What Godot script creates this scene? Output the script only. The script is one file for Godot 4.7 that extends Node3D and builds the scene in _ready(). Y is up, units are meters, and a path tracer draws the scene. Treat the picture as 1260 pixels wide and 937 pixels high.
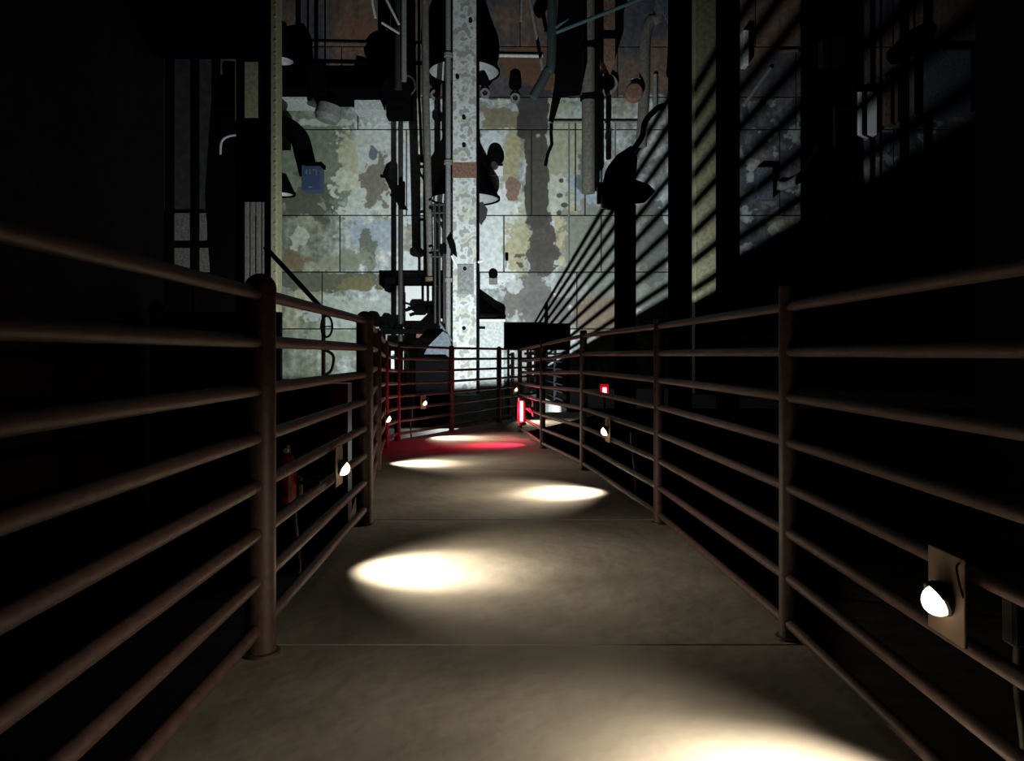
extends Node3D

# Night-lit industrial hall: a railed concrete walkway leads to a tall, flood-lit wall of peeling paint.
# Units are metres, the camera looks along -z; "depth" in the helpers below is distance along -z.

const EYE := 0.895
const F := 943.0            # focal length in pixels of a 1260 x 937 frame
const WALL := 23.6          # depth of the far wall
const FLOOD := Vector3(0.006, -0.58, -13.5)
const PIT := -2.2
const TOP := 14.9

var M := {}
var used := {}


# ------------------------------------------------------------------ helpers: naming
func numbered(called: String) -> String:
	var n: int = used.get(called, 0)
	used[called] = n + 1
	return called if n == 0 else "%s_%03d" % [called, n]


func tag(o: Node, label: String, category := "", group := "", kind := "") -> Node:
	if label: o.set_meta("label", label)
	if category: o.set_meta("category", category)
	if group: o.set_meta("group", group)
	if kind: o.set_meta("kind", kind)
	return o


func thing(called: String, base: Vector3, label: String, category: String, group := "") -> Node3D:
	var o := Node3D.new()
	o.name = numbered(called)
	o.position = base
	add_child(o, true)
	tag(o, label, category, group)
	return o


func origin_of(n: Node) -> Vector3:
	var p := Vector3.ZERO
	while n is Node3D and n != self:
		p += n.position
		n = n.get_parent()
	return p


# commits world-space triangles as one mesh whose origin is the bottom centre of its box
func obj(called: String, st: SurfaceTool, m: Material, parent: Node = null) -> MeshInstance3D:
	var a := st.commit_to_arrays()
	var v: PackedVector3Array = a[Mesh.ARRAY_VERTEX]
	var lo := v[0]
	var hi := v[0]
	for p in v:
		lo = lo.min(p)
		hi = hi.max(p)
	var base := Vector3((lo.x + hi.x) / 2, lo.y, (lo.z + hi.z) / 2)
	for i in v.size():
		v[i] -= base
	a[Mesh.ARRAY_VERTEX] = v
	var am := ArrayMesh.new()
	am.add_surface_from_arrays(Mesh.PRIMITIVE_TRIANGLES, a)
	am.surface_set_material(0, m)
	var o := MeshInstance3D.new()
	o.mesh = am
	o.cast_shadow = GeometryInstance3D.SHADOW_CASTING_SETTING_ON
	if parent == null:
		o.name = numbered(called)
		o.position = base
		add_child(o, true)
	else:
		o.name = called
		o.position = base - origin_of(parent)
		parent.add_child(o, true)
	return o


# ------------------------------------------------------------------ helpers: shapes
func new_st() -> SurfaceTool:
	var st := SurfaceTool.new()
	st.begin(Mesh.PRIMITIVE_TRIANGLES)
	return st


func tri(st: SurfaceTool, a: Vector3, b: Vector3, c: Vector3, na: Vector3, nb: Vector3, nc: Vector3) -> void:
	var flip := (b - a).cross(c - a).dot(na + nb + nc) > 0.0
	for q in ([[a, na], [c, nc], [b, nb]] if flip else [[a, na], [b, nb], [c, nc]]):
		st.set_normal(q[1])
		var p: Vector3 = q[0]
		st.set_uv(Vector2((p.x + 12.0) / 28.0, (13.3 - p.y) / 15.5))
		st.add_vertex(p)


func quad(st: SurfaceTool, a: Vector3, b: Vector3, c: Vector3, d: Vector3, n: Vector3) -> void:
	tri(st, a, b, c, n, n, n)
	tri(st, a, c, d, n, n, n)


# box from lo to hi with chamfered edges
func box(st: SurfaceTool, lo: Vector3, hi: Vector3, ch := 0.006, rot := Basis()) -> void:
	var c := (lo + hi) / 2
	var h := (hi - lo).abs() / 2
	ch = minf(ch, h[h.min_axis_index()] * 0.45)
	var at := func(s: Vector3, ax: int) -> Vector3:   # corner on the face of axis ax
		var p := Vector3(s.x * (h.x - ch), s.y * (h.y - ch), s.z * (h.z - ch))
		p[ax] = s[ax] * h[ax]
		return c + rot * p
	for ax in 3:
		var u := (ax + 1) % 3
		var w := (ax + 2) % 3
		for s in [-1.0, 1.0]:
			var q := []
			for k in [[-1, -1], [1, -1], [1, 1], [-1, 1]]:
				var e := Vector3.ZERO
				e[ax] = s; e[u] = k[0]; e[w] = k[1]
				q.append(at.call(e, ax))
			var n := Vector3.ZERO
			n[ax] = s
			quad(st, q[0], q[1], q[2], q[3], rot * n)
		for s in [[-1.0, -1.0], [-1.0, 1.0], [1.0, -1.0], [1.0, 1.0]]:   # edges along axis ax
			var e0 := Vector3.ZERO
			e0[u] = s[0]; e0[w] = s[1]; e0[ax] = -1
			var e1 := e0
			e1[ax] = 1
			var n := Vector3.ZERO
			n[u] = s[0]; n[w] = s[1]
			quad(st, at.call(e0, u), at.call(e1, u), at.call(e1, w), at.call(e0, w), rot * n.normalized())
	for sx in [-1.0, 1.0]:
		for sy in [-1.0, 1.0]:
			for sz in [-1.0, 1.0]:
				var e := Vector3(sx, sy, sz)
				var n: Vector3 = rot * e.normalized()
				tri(st, at.call(e, 0), at.call(e, 1), at.call(e, 2), n, n, n)


func ring(c: Vector3, dir: Vector3, r: float, n: int) -> Array:
	var up := Vector3.UP if absf(dir.y) < 0.9 else Vector3.RIGHT
	var x := up.cross(dir).normalized()
	var y := dir.cross(x).normalized()
	var out := []
	for i in n:
		var a := TAU * i / n
		var d := x * cos(a) + y * sin(a)
		out.append([c + d * r, d])
	return out


func tube(st: SurfaceTool, pts: Array, r: float, n := 12, r2 := -1.0) -> void:
	var rings := []
	for i in pts.size():
		var dir: Vector3 = (pts[mini(i + 1, pts.size() - 1)] - pts[maxi(i - 1, 0)]).normalized()
		var rr := r if r2 < 0 else lerpf(r, r2, float(i) / (pts.size() - 1))
		rings.append(ring(pts[i], dir, rr, n))
	# keep neighbouring rings from twisting where the direction crosses vertical
	for i in range(1, rings.size()):
		var best := 0
		var near := INF
		for k in n:
			var d: float = (rings[i][k][1] - rings[i - 1][0][1]).length_squared()
			if d < near:
				near = d; best = k
		rings[i] = rings[i].slice(best) + rings[i].slice(0, best)
		for j in n:
			var k := (j + 1) % n
			var a = rings[i - 1][j]; var b = rings[i - 1][k]; var c = rings[i][k]; var d = rings[i][j]
			tri(st, a[0], b[0], c[0], a[1], b[1], c[1])
			tri(st, a[0], c[0], d[0], a[1], c[1], d[1])
	for e in [0, rings.size() - 1]:
		var dir: Vector3 = (pts[0] - pts[1]).normalized() if e == 0 else (pts[-1] - pts[-2]).normalized()
		for j in n:
			tri(st, pts[e], rings[e][j][0], rings[e][(j + 1) % n][0], dir, dir, dir)


# turned shape: profile of [radius, height] pairs about an axis through o
func lathe(st: SurfaceTool, o: Vector3, prof: Array, n := 24, axis := Vector3.UP) -> void:
	for i in prof.size() - 1:
		var p: Array = prof[i]
		var q: Array = prof[i + 1]
		var t := Vector2(q[0] - p[0], q[1] - p[1])
		if t.length() < 1e-6: continue
		t = t.normalized()
		var r0 := ring(Vector3.ZERO, axis, 1.0, n)
		for j in n:
			var d0: Vector3 = r0[j][1]
			var d1: Vector3 = r0[(j + 1) % n][1]
			var n0 := (d0 * t.y - axis * t.x).normalized()
			var n1 := (d1 * t.y - axis * t.x).normalized()
			var a: Vector3 = o + d0 * p[0] + axis * p[1]
			var b: Vector3 = o + d1 * p[0] + axis * p[1]
			var c: Vector3 = o + d1 * q[0] + axis * q[1]
			var d: Vector3 = o + d0 * q[0] + axis * q[1]
			if p[0] > 1e-6: tri(st, a, b, c, n0, n1, n1)
			if q[0] > 1e-6: tri(st, a, c, d, n0, n1, n0)


# prism: a polygon in the x/y plane (world metres) from depth z0 to z1
func prism(st: SurfaceTool, poly: Array, z0: float, z1: float) -> void:
	var pv := PackedVector2Array(poly)
	var idx := Geometry2D.triangulate_polygon(pv)
	for k in [[z0, 1.0], [z1, -1.0]]:
		for i in range(0, idx.size(), 3):
			var q := []
			for j in 3:
				var p := pv[idx[i + j]]
				q.append(Vector3(p.x, p.y, -k[0]))
			var n := Vector3(0, 0, k[1])
			tri(st, q[0], q[1], q[2], n, n, n)
	var cw := Geometry2D.is_polygon_clockwise(pv)
	for i in pv.size():
		var a := pv[i]
		var b := pv[(i + 1) % pv.size()]
		var n2 := Vector2(b.y - a.y, a.x - b.x).normalized() * (-1.0 if cw else 1.0)
		quad(st, Vector3(a.x, a.y, -z0), Vector3(b.x, b.y, -z0), Vector3(b.x, b.y, -z1), Vector3(a.x, a.y, -z1), Vector3(n2.x, n2.y, 0))


# plan slab: polygon of Vector2(x, depth) with a top height function and a thickness
func slab(st: SurfaceTool, poly: Array, top: Callable, bottom: float) -> void:
	var pv := PackedVector2Array(poly)
	var idx := Geometry2D.triangulate_polygon(pv)
	for i in range(0, idx.size(), 3):
		var q := []
		var w := []
		for j in 3:
			var p := pv[idx[i + j]]
			q.append(Vector3(p.x, top.call(p.y), -p.y))
			w.append(Vector3(p.x, top.call(p.y) + bottom, -p.y))
		tri(st, q[0], q[1], q[2], Vector3.UP, Vector3.UP, Vector3.UP)
		tri(st, w[0], w[1], w[2], Vector3.DOWN, Vector3.DOWN, Vector3.DOWN)
	var cw := Geometry2D.is_polygon_clockwise(pv)
	for i in pv.size():
		var a := pv[i]
		var b := pv[(i + 1) % pv.size()]
		var n2 := Vector2(b.y - a.y, a.x - b.x).normalized() * (-1.0 if cw else 1.0)
		var ta := Vector3(a.x, top.call(a.y), -a.y)
		var tb := Vector3(b.x, top.call(b.y), -b.y)
		var dn := Vector3(0, bottom, 0)
		quad(st, ta, tb, tb + dn, ta + dn, Vector3(n2.x, 0, -n2.y))


# a survey point of the photograph at a chosen depth
func at(px: float, py: float, z: float) -> Vector3:
	return Vector3((px - 630.0) * z / F, EYE - (py - 437.0) * z / F, -z)


func at2(px: float, py: float, z: float) -> Vector2:
	var p := at(px, py, z)
	return Vector2(p.x, p.y)


func path_at(z: float, pts: Array) -> Array:
	var out := []
	for p in pts: out.append(at(p[0], p[1], z))
	return out


# rounded polyline
func smooth(pts: Array, n := 6) -> Array:
	var c := Curve3D.new()
	for i in pts.size():
		var t: Vector3 = (pts[mini(i + 1, pts.size() - 1)] - pts[maxi(i - 1, 0)]) / 6.0
		c.add_point(pts[i], -t, t)
	var out := []
	for i in (pts.size() - 1) * n + 1:
		out.append(c.sample(mini(i / n, pts.size() - 2), float(i) / n - mini(i / n, pts.size() - 2)))
	return out


func tube_obj(called: String, pts: Array, r: float, m: Material, parent: Node = null, n := 12) -> MeshInstance3D:
	var st := new_st()
	tube(st, pts, r, n)
	return obj(called, st, m, parent)


func box_obj(called: String, lo: Vector3, hi: Vector3, m: Material, parent: Node = null, ch := 0.006, rot := Basis()) -> MeshInstance3D:
	var st := new_st()
	box(st, lo, hi, ch, rot)
	return obj(called, st, m, parent)


# box whose front face spans the given survey points at depth z and that is d metres deep
func front_box(called: String, x0: float, y0: float, x1: float, y1: float, z: float, d: float, m: Material, parent: Node = null, ch := 0.01) -> MeshInstance3D:
	var a := at(x0, y1, z)
	var b := at(x1, y0, z)
	return box_obj(called, Vector3(a.x, a.y, -z - d), Vector3(b.x, b.y, -z), m, parent, ch)


func lathe_obj(called: String, o: Vector3, prof: Array, m: Material, parent: Node = null, n := 24, axis := Vector3.UP) -> MeshInstance3D:
	var st := new_st()
	lathe(st, o, prof, n, axis)
	return obj(called, st, m, parent)


# ------------------------------------------------------------------ materials
func c8(r: int, g: int, b: int) -> Color:
	return Color8(r, g, b)


func plain(r: int, g: int, b: int, rough := 0.7, metal := 0.0) -> StandardMaterial3D:
	var m := StandardMaterial3D.new()
	m.albedo_color = c8(r, g, b)
	m.roughness = rough
	m.metallic = metal
	return m


func noise_tex(seed_: int, freq: float, ramp: Array, octaves := 4, size := 512) -> NoiseTexture2D:
	var n := FastNoiseLite.new()
	n.seed = seed_
	n.noise_type = FastNoiseLite.TYPE_SIMPLEX_SMOOTH
	n.frequency = freq
	n.fractal_octaves = octaves
	var g := Gradient.new()
	g.offsets = PackedFloat32Array([0.0, 0.5, 1.0])
	g.colors = PackedColorArray(ramp)
	var t := NoiseTexture2D.new()
	t.width = size
	t.height = size
	t.seamless = true
	t.noise = n
	t.color_ramp = g
	return t


func mottled(seed_: int, ramp: Array, scale: float, rough := 0.8, freq := 0.012, relief := 0.0) -> StandardMaterial3D:
	var m := StandardMaterial3D.new()
	m.albedo_texture = noise_tex(seed_, freq, ramp, 5)
	m.uv1_triplanar = true
	m.uv1_world_triplanar = true
	m.uv1_scale = Vector3.ONE * scale
	m.roughness = rough
	if relief > 0.0:
		m.heightmap_enabled = true
		m.heightmap_scale = relief
		m.heightmap_texture = noise_tex(seed_ + 7, 0.05, [Color.BLACK, Color(0.5, 0.5, 0.5), Color.WHITE], 4)
	return m


func glow(c: Color, e: float) -> StandardMaterial3D:
	var m := StandardMaterial3D.new()
	m.albedo_color = c
	m.emission_enabled = true
	m.emission = c
	m.emission_energy_multiplier = e
	return m


func noise_bytes(w: int, h: int, seed_: int, freq: float, oct: int, squeeze := 1) -> PackedByteArray:
	var n := FastNoiseLite.new()
	n.seed = seed_
	n.noise_type = FastNoiseLite.TYPE_SIMPLEX_SMOOTH
	n.frequency = freq
	n.fractal_octaves = oct
	var im := n.get_image(w, h / squeeze)
	im.convert(Image.FORMAT_L8)
	if squeeze > 1: im.resize(w, h)
	return im.get_data()


# colour of the far wall: layers of old paint, bare concrete, stains and rust (28 m x 15.5 m)
func wall_paint() -> ImageTexture:
	var w := 1400
	var h := 776
	var n1 := noise_bytes(w, h, 3, 0.006, 4)
	var n2 := noise_bytes(w, h, 11, 0.026, 5)
	var n3 := noise_bytes(w, h, 23, 0.09, 3)
	var nv := noise_bytes(w, h, 31, 0.05, 4, 8)
	var d := PackedByteArray()
	d.resize(w * h * 3)
	var base := c8(168, 173, 168)
	for j in h:
		var y := 13.3 - 15.5 * j / h
		for i in w:
			var x := -12.0 + 28.0 * i / w
			var k := j * w + i
			var a := n1[k] / 255.0
			var b := n2[k] / 255.0
			var c := base
			if y > 8.85 + (b - 0.5) * 0.3:
				c = c8(104, 82, 68).lerp(c8(66, 66, 74), clampf((a - 0.4) * 3.0, 0, 1))
			else:
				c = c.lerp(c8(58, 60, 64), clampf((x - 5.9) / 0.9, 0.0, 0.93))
				var green := clampf((-4.6 - x) / 1.6 + (a - 0.5) * 1.2, 0.0, 1.0)
				c = c.lerp(c8(122, 127, 108), green)
				if b > 0.58: c = c.lerp(c8(104, 103, 94), clampf((b - 0.58) * 7.0, 0, 0.6))
				elif b < 0.36: c = c.lerp(c8(208, 212, 206), clampf((0.36 - b) * 10.0, 0, 0.45) * (1.0 - green * 0.7))
				var warm := clampf((a - 0.58) * 4.0, 0.0, 0.6)
				c = c.lerp(c8(172, 166, 134), warm)
			var s := 0.80 + 0.34 * (nv[k] / 255.0) + 0.42 * (n3[k] / 255.0 - 0.5)
			d[k * 3] = clampi(int(c.r * 255 * s), 0, 255)
			d[k * 3 + 1] = clampi(int(c.g * 255 * s), 0, 255)
			d[k * 3 + 2] = clampi(int(c.b * 255 * s), 0, 255)
	# stains and flaked patches: centre x, y, half width, half height, colour, raggedness, squareness
	for s in [
		[392, 200, 52, 62, c8(112, 120, 100), 0.5, 4], [378, 246, 32, 26, c8(80, 82, 68), 1.4, 2], [366, 290, 12, 16, c8(176, 178, 158), 1.0, 2],
		[400, 346, 90, 12, c8(82, 84, 68), 0.9, 3], [440, 350, 26, 9, c8(112, 104, 72), 1.0, 2], [362, 322, 20, 10, c8(112, 96, 68), 1.2, 2],
		[468, 212, 54, 62, c8(196, 199, 190), 0.9, 3], [428, 190, 12, 34, c8(178, 176, 142), 0.9, 2], [424, 226, 18, 14, c8(196, 196, 172), 0.9, 2],
		[462, 222, 16, 30, c8(112, 106, 92), 1.0, 3], [458, 190, 6, 12, c8(96, 98, 104), 1.0, 2], [400, 150, 34, 5, c8(176, 178, 172), 0.8, 3],
		[460, 290, 40, 22, c8(158, 168, 176), 0.9, 2], [452, 305, 12, 26, c8(100, 104, 88), 1.3, 2], [430, 320, 30, 14, c8(128, 132, 112), 1.2, 2],
		[522, 285, 11, 48, c8(112, 118, 120), 1.1, 3], [505, 325, 18, 18, c8(204, 208, 204), 0.8, 2], [505, 230, 12, 55, c8(194, 200, 204), 0.9, 4], [538, 180, 14, 45, c8(160, 168, 164), 0.6, 4],
		[612, 290, 30, 68, c8(212, 216, 212), 0.5, 4], [606, 176, 14, 16, c8(196, 202, 206), 0.5, 4], [622, 146, 34, 14, c8(120, 112, 86), 0.8, 4],
		[628, 190, 10, 34, c8(164, 156, 118), 0.9, 3], [637, 300, 17, 42, c8(170, 162, 128), 1.0, 2], [631, 236, 8, 16, c8(122, 94, 76), 0.9, 3],
		[700, 200, 34, 70, c8(160, 160, 132), 0.8, 4], [716, 236, 26, 32, c8(150, 162, 172), 0.8, 3], [700, 290, 24, 50, c8(182, 172, 132), 0.9, 3], [722, 212, 14, 26, c8(92, 98, 96), 1.4, 2], [684, 240, 14, 26, c8(182, 184, 168), 0.8, 4],
		[758, 320, 76, 78, c8(122, 124, 114), 0.6, 4], [742, 388, 50, 22, c8(124, 104, 86), 0.9, 2], [700, 352, 24, 20, c8(150, 152, 146), 1.2, 2], [806, 300, 22, 50, c8(96, 98, 92), 1.0, 3],
		[655, 136, 20, 34, c8(48, 44, 44), 0.3, 8], [660, 220, 15, 62, c8(64, 58, 50), 0.35, 8], [668, 285, 15, 30, c8(70, 64, 58), 0.9, 4], [666, 318, 25, 22, c8(74, 68, 62), 1.1, 2],
		[650, 366, 40, 26, c8(108, 104, 98), 1.2, 2], [672, 380, 36, 22, c8(104, 102, 98), 0.8, 3], [634, 352, 12, 10, c8(190, 192, 186), 1.0, 2],
		[690, 222, 3, 3, c8(60, 58, 50), 0.6, 2], [688, 240, 4, 3, c8(70, 70, 60), 0.6, 2], [694, 252, 5, 3, c8(70, 70, 60), 0.6, 2], [687, 262, 3, 3, c8(60, 60, 54), 0.6, 2],
		[660, 80, 40, 26, c8(96, 66, 46), 0.8, 3], [470, 40, 50, 30, c8(112, 76, 62), 1.0, 2], [420, 95, 60, 16, c8(112, 92, 68), 0.9, 3], [360, 95, 22, 16, c8(130, 120, 90), 0.8, 4],
		[545, 400, 30, 18, c8(220, 222, 218), 0.8, 3], [440, 385, 60, 22, c8(164, 170, 160), 0.9, 2], [410, 420, 40, 20, c8(132, 140, 120), 1.0, 2],
	]:
		var c0 := at(s[0], s[1], WALL)
		var rx: float = s[2] * WALL / F
		var ry: float = s[3] * WALL / F
		var col: Color = s[4]
		var amp: float = s[5]
		var pw: float = s[6]
		for j in range(maxi(0, int((13.3 - c0.y - ry * 1.5) * h / 15.5)), mini(h, int((13.3 - c0.y + ry * 1.5) * h / 15.5))):
			var v := absf((13.3 - 15.5 * j / h - c0.y) / ry)
			for i in range(maxi(0, int((c0.x - rx * 1.5 + 12.0) * w / 28.0)), mini(w, int((c0.x + rx * 1.5 + 12.0) * w / 28.0))):
				var u := absf((-12.0 + 28.0 * i / w - c0.x) / rx)
				var k := j * w + i
				var f := 1.0 - pow(pow(u, pw) + pow(v, pw), 1.0 / pw) + (n2[k] / 255.0 + 0.5 * n3[k] / 255.0 - 0.75) * amp
				if f > 0.0:
					var mixv := minf(f * 12.0, 0.9)
					var sh := 0.88 + 0.24 * n3[k] / 255.0
					d[k * 3] = int(lerpf(d[k * 3], minf(col.r * sh, 1.0) * 255, mixv))
					d[k * 3 + 1] = int(lerpf(d[k * 3 + 1], minf(col.g * sh, 1.0) * 255, mixv))
					d[k * 3 + 2] = int(lerpf(d[k * 3 + 2], minf(col.b * sh, 1.0) * 255, mixv))
	return ImageTexture.create_from_image(Image.create_from_data(w, h, false, Image.FORMAT_RGB8, d))


# flaking white paint on steel
func flaked(seed_: int, paint: Color, bare: Color, warm: Color, scale: float) -> StandardMaterial3D:
	var w := 512
	var n2 := FastNoiseLite.new()
	n2.seed = seed_
	n2.frequency = 0.022
	n2.fractal_octaves = 5
	var a := n2.get_seamless_image(w, w)
	n2.seed = seed_ + 5
	n2.frequency = 0.008
	var b := n2.get_seamless_image(w, w)
	a.convert(Image.FORMAT_L8)
	b.convert(Image.FORMAT_L8)
	var pa := a.get_data()
	var pb := b.get_data()
	var d := PackedByteArray()
	d.resize(w * w * 3)
	for k in w * w:
		var x := pa[k] / 255.0
		var y := pb[k] / 255.0
		var c := paint.lerp(warm, clampf((y - 0.5) * 4.0, 0, 0.7))
		if x > 0.58: c = c.lerp(bare, clampf((x - 0.58) * 25.0, 0, 0.9))
		elif x < 0.3: c = c.lerp(bare, 0.5)
		d[k * 3] = int(c.r * 255)
		d[k * 3 + 1] = int(c.g * 255)
		d[k * 3 + 2] = int(c.b * 255)
	var m := StandardMaterial3D.new()
	m.albedo_texture = ImageTexture.create_from_image(Image.create_from_data(w, w, false, Image.FORMAT_RGB8, d))
	m.uv1_triplanar = true
	m.uv1_world_triplanar = true
	m.uv1_scale = Vector3.ONE * scale
	m.roughness = 0.75
	return m


func make_materials() -> void:
	M.wall = StandardMaterial3D.new()
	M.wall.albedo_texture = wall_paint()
	M.wall.roughness = 0.85
	M.joint = plain(34, 33, 30, 0.95)
	M.concrete = mottled(41, [c8(112, 108, 100), c8(134, 129, 120), c8(150, 145, 135)], 0.35, 0.82, 0.008, 0.25)
	M.pit = mottled(43, [c8(30, 29, 27), c8(52, 50, 46), c8(70, 67, 60)], 0.3, 0.95)
	M.dark_wall = mottled(47, [c8(20, 20, 22), c8(32, 32, 34), c8(46, 46, 50)], 0.4, 0.95)
	M.rail = mottled(53, [c8(50, 34, 33), c8(67, 47, 46), c8(82, 60, 58)], 2.5, 0.55, 0.02)
	M.black = plain(16, 16, 17, 0.8)
	M.black.metallic_specular = 0.1
	M.soot = plain(9, 9, 10, 0.95)
	M.soot.metallic_specular = 0.0
	M.iron = plain(44, 42, 40, 0.6, 0.3)
	M.grey = mottled(59, [c8(82, 82, 80), c8(112, 112, 108), c8(134, 134, 128)], 0.8, 0.7, 0.02)
	M.pale = mottled(61, [c8(150, 152, 148), c8(178, 181, 177), c8(204, 206, 202)], 0.8, 0.7, 0.02)
	M.column = flaked(67, c8(184, 187, 184), c8(132, 132, 126), c8(168, 165, 146), 0.3)
	M.olive = mottled(71, [c8(104, 100, 76), c8(132, 128, 98), c8(150, 146, 116)], 0.7, 0.75, 0.02)
	M.drab = mottled(77, [c8(66, 64, 58), c8(92, 88, 80), c8(112, 106, 96)], 0.8, 0.8, 0.02)
	M.rust = mottled(73, [c8(80, 56, 46), c8(106, 76, 61), c8(124, 96, 80)], 1.0, 0.85, 0.02)
	M.brown = mottled(79, [c8(64, 46, 36), c8(92, 70, 55), c8(116, 92, 72)], 0.7, 0.85, 0.02)
	M.teal = plain(70, 92, 94, 0.5)
	M.dull_teal = plain(46, 56, 56, 0.6)
	M.tarp = mottled(83, [c8(58, 64, 72), c8(76, 84, 92), c8(92, 100, 108)], 1.0, 0.7, 0.02)
	M.blue = plain(46, 58, 86, 0.5)
	M.navy = plain(30, 38, 64, 0.5)
	M.white = plain(214, 214, 210, 0.6)
	M.red = plain(112, 14, 26, 0.4)
	M.red_bright = plain(190, 24, 40, 0.5)
	M.red_lens = glow(Color(0.9, 0.04, 0.14), 0.5)
	M.plate = plain(112, 94, 80, 0.6)
	M.steel = plain(120, 118, 114, 0.35, 0.8)
	M.bulb = glow(Color(1.0, 0.93, 0.80), 3.0)
	M.bulb_red = glow(Color(1.0, 0.10, 0.22), 2.2)
	M.tube_red = glow(Color(1.0, 0.62, 0.70), 3.2)
	M.bulb_cool = glow(Color(0.92, 0.97, 1.0), 3.0)


# ------------------------------------------------------------------ the walkway's outline
func floor_y(z: float) -> float:
	return -0.09 * smoothstep(5.6, 9.6, z)


const LEFT := [[-1.5, -0.80], [2.3, -0.755], [4.06, -0.78], [5.9, -1.05], [7.8, -1.30], [8.7, -1.30], [11.2, -0.19], [13.2, 0.70]]
const RIGHT := [[-1.5, 0.90], [2.42, 0.872], [4.07, 0.78], [5.98, 0.557], [7.75, 0.31], [9.79, 0.10], [13.2, 1.58]]


func edge(e: Array, z: float) -> float:
	for i in e.size() - 1:
		if z <= e[i + 1][0]:
			return lerpf(e[i][1], e[i + 1][1], (z - e[i][0]) / (e[i + 1][0] - e[i][0]))
	return e[-1][1]


# ------------------------------------------------------------------ builders
# posts: [x, z, cap height]; a bay of eight rails between neighbours (and from `lead` to the first post)
func railing(called: String, posts: Array, rail_low: float, r: float, post_r: float, domed: bool, label: String, lead := Vector2.INF, tail := Vector2.INF, m: Material = null, floor_fn = null) -> Node3D:
	if m == null: m = M.rail
	var floor_at: Callable = floor_fn if floor_fn != null else floor_y
	var o := thing(called, Vector3(posts[0][0], floor_at.call(posts[0][1]), -posts[0][1]), label, "railing", "brown pipe railings of the walkway")
	for p in posts:
		var y0: float = floor_at.call(p[1])
		var b := Vector3(p[0], y0, -p[1])
		var h: float = p[2]
		var prof := []
		if domed:
			prof = [[0.0, 0.0], [post_r, 0.0], [post_r, h - post_r]]
		else:
			prof = [[0.0, 0.0], [post_r, 0.0], [post_r, h - 0.004], [post_r - 0.004, h], [0.0, h]]
		var po := lathe_obj("post", b, prof, m, o, 20)
		if domed:
			var cap := [[post_r * 1.04, h - post_r - 0.02], [post_r * 1.04, h - post_r]]
			for k in range(1, 7):
				var a := PI / 2 * k / 6
				cap.append([post_r * 1.04 * cos(a) if k < 6 else 0.0, h - post_r + post_r * sin(a)])
			lathe_obj("cap", b, cap, m, po, 20)
		lathe_obj("base_plate", b, [[0.0, 0.0], [post_r + 0.012, 0.0], [post_r + 0.012, 0.008], [post_r, 0.01]], m, po, 20)
	var ends := []
	for p in posts: ends.append(Vector2(p[0], p[1]))
	if lead != Vector2.INF: ends.push_front(lead)
	if tail != Vector2.INF: ends.push_back(tail)
	for i in ends.size() - 1:
		for k in 8:
			var h := rail_low + 0.1425 * k
			var a := Vector3(ends[i].x, floor_at.call(ends[i].y) + h, -ends[i].y)
			var b := Vector3(ends[i + 1].x, floor_at.call(ends[i + 1].y) + h, -ends[i + 1].y)
			tube_obj("rail", [a, b], r, m, o, 12)
	return o


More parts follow.
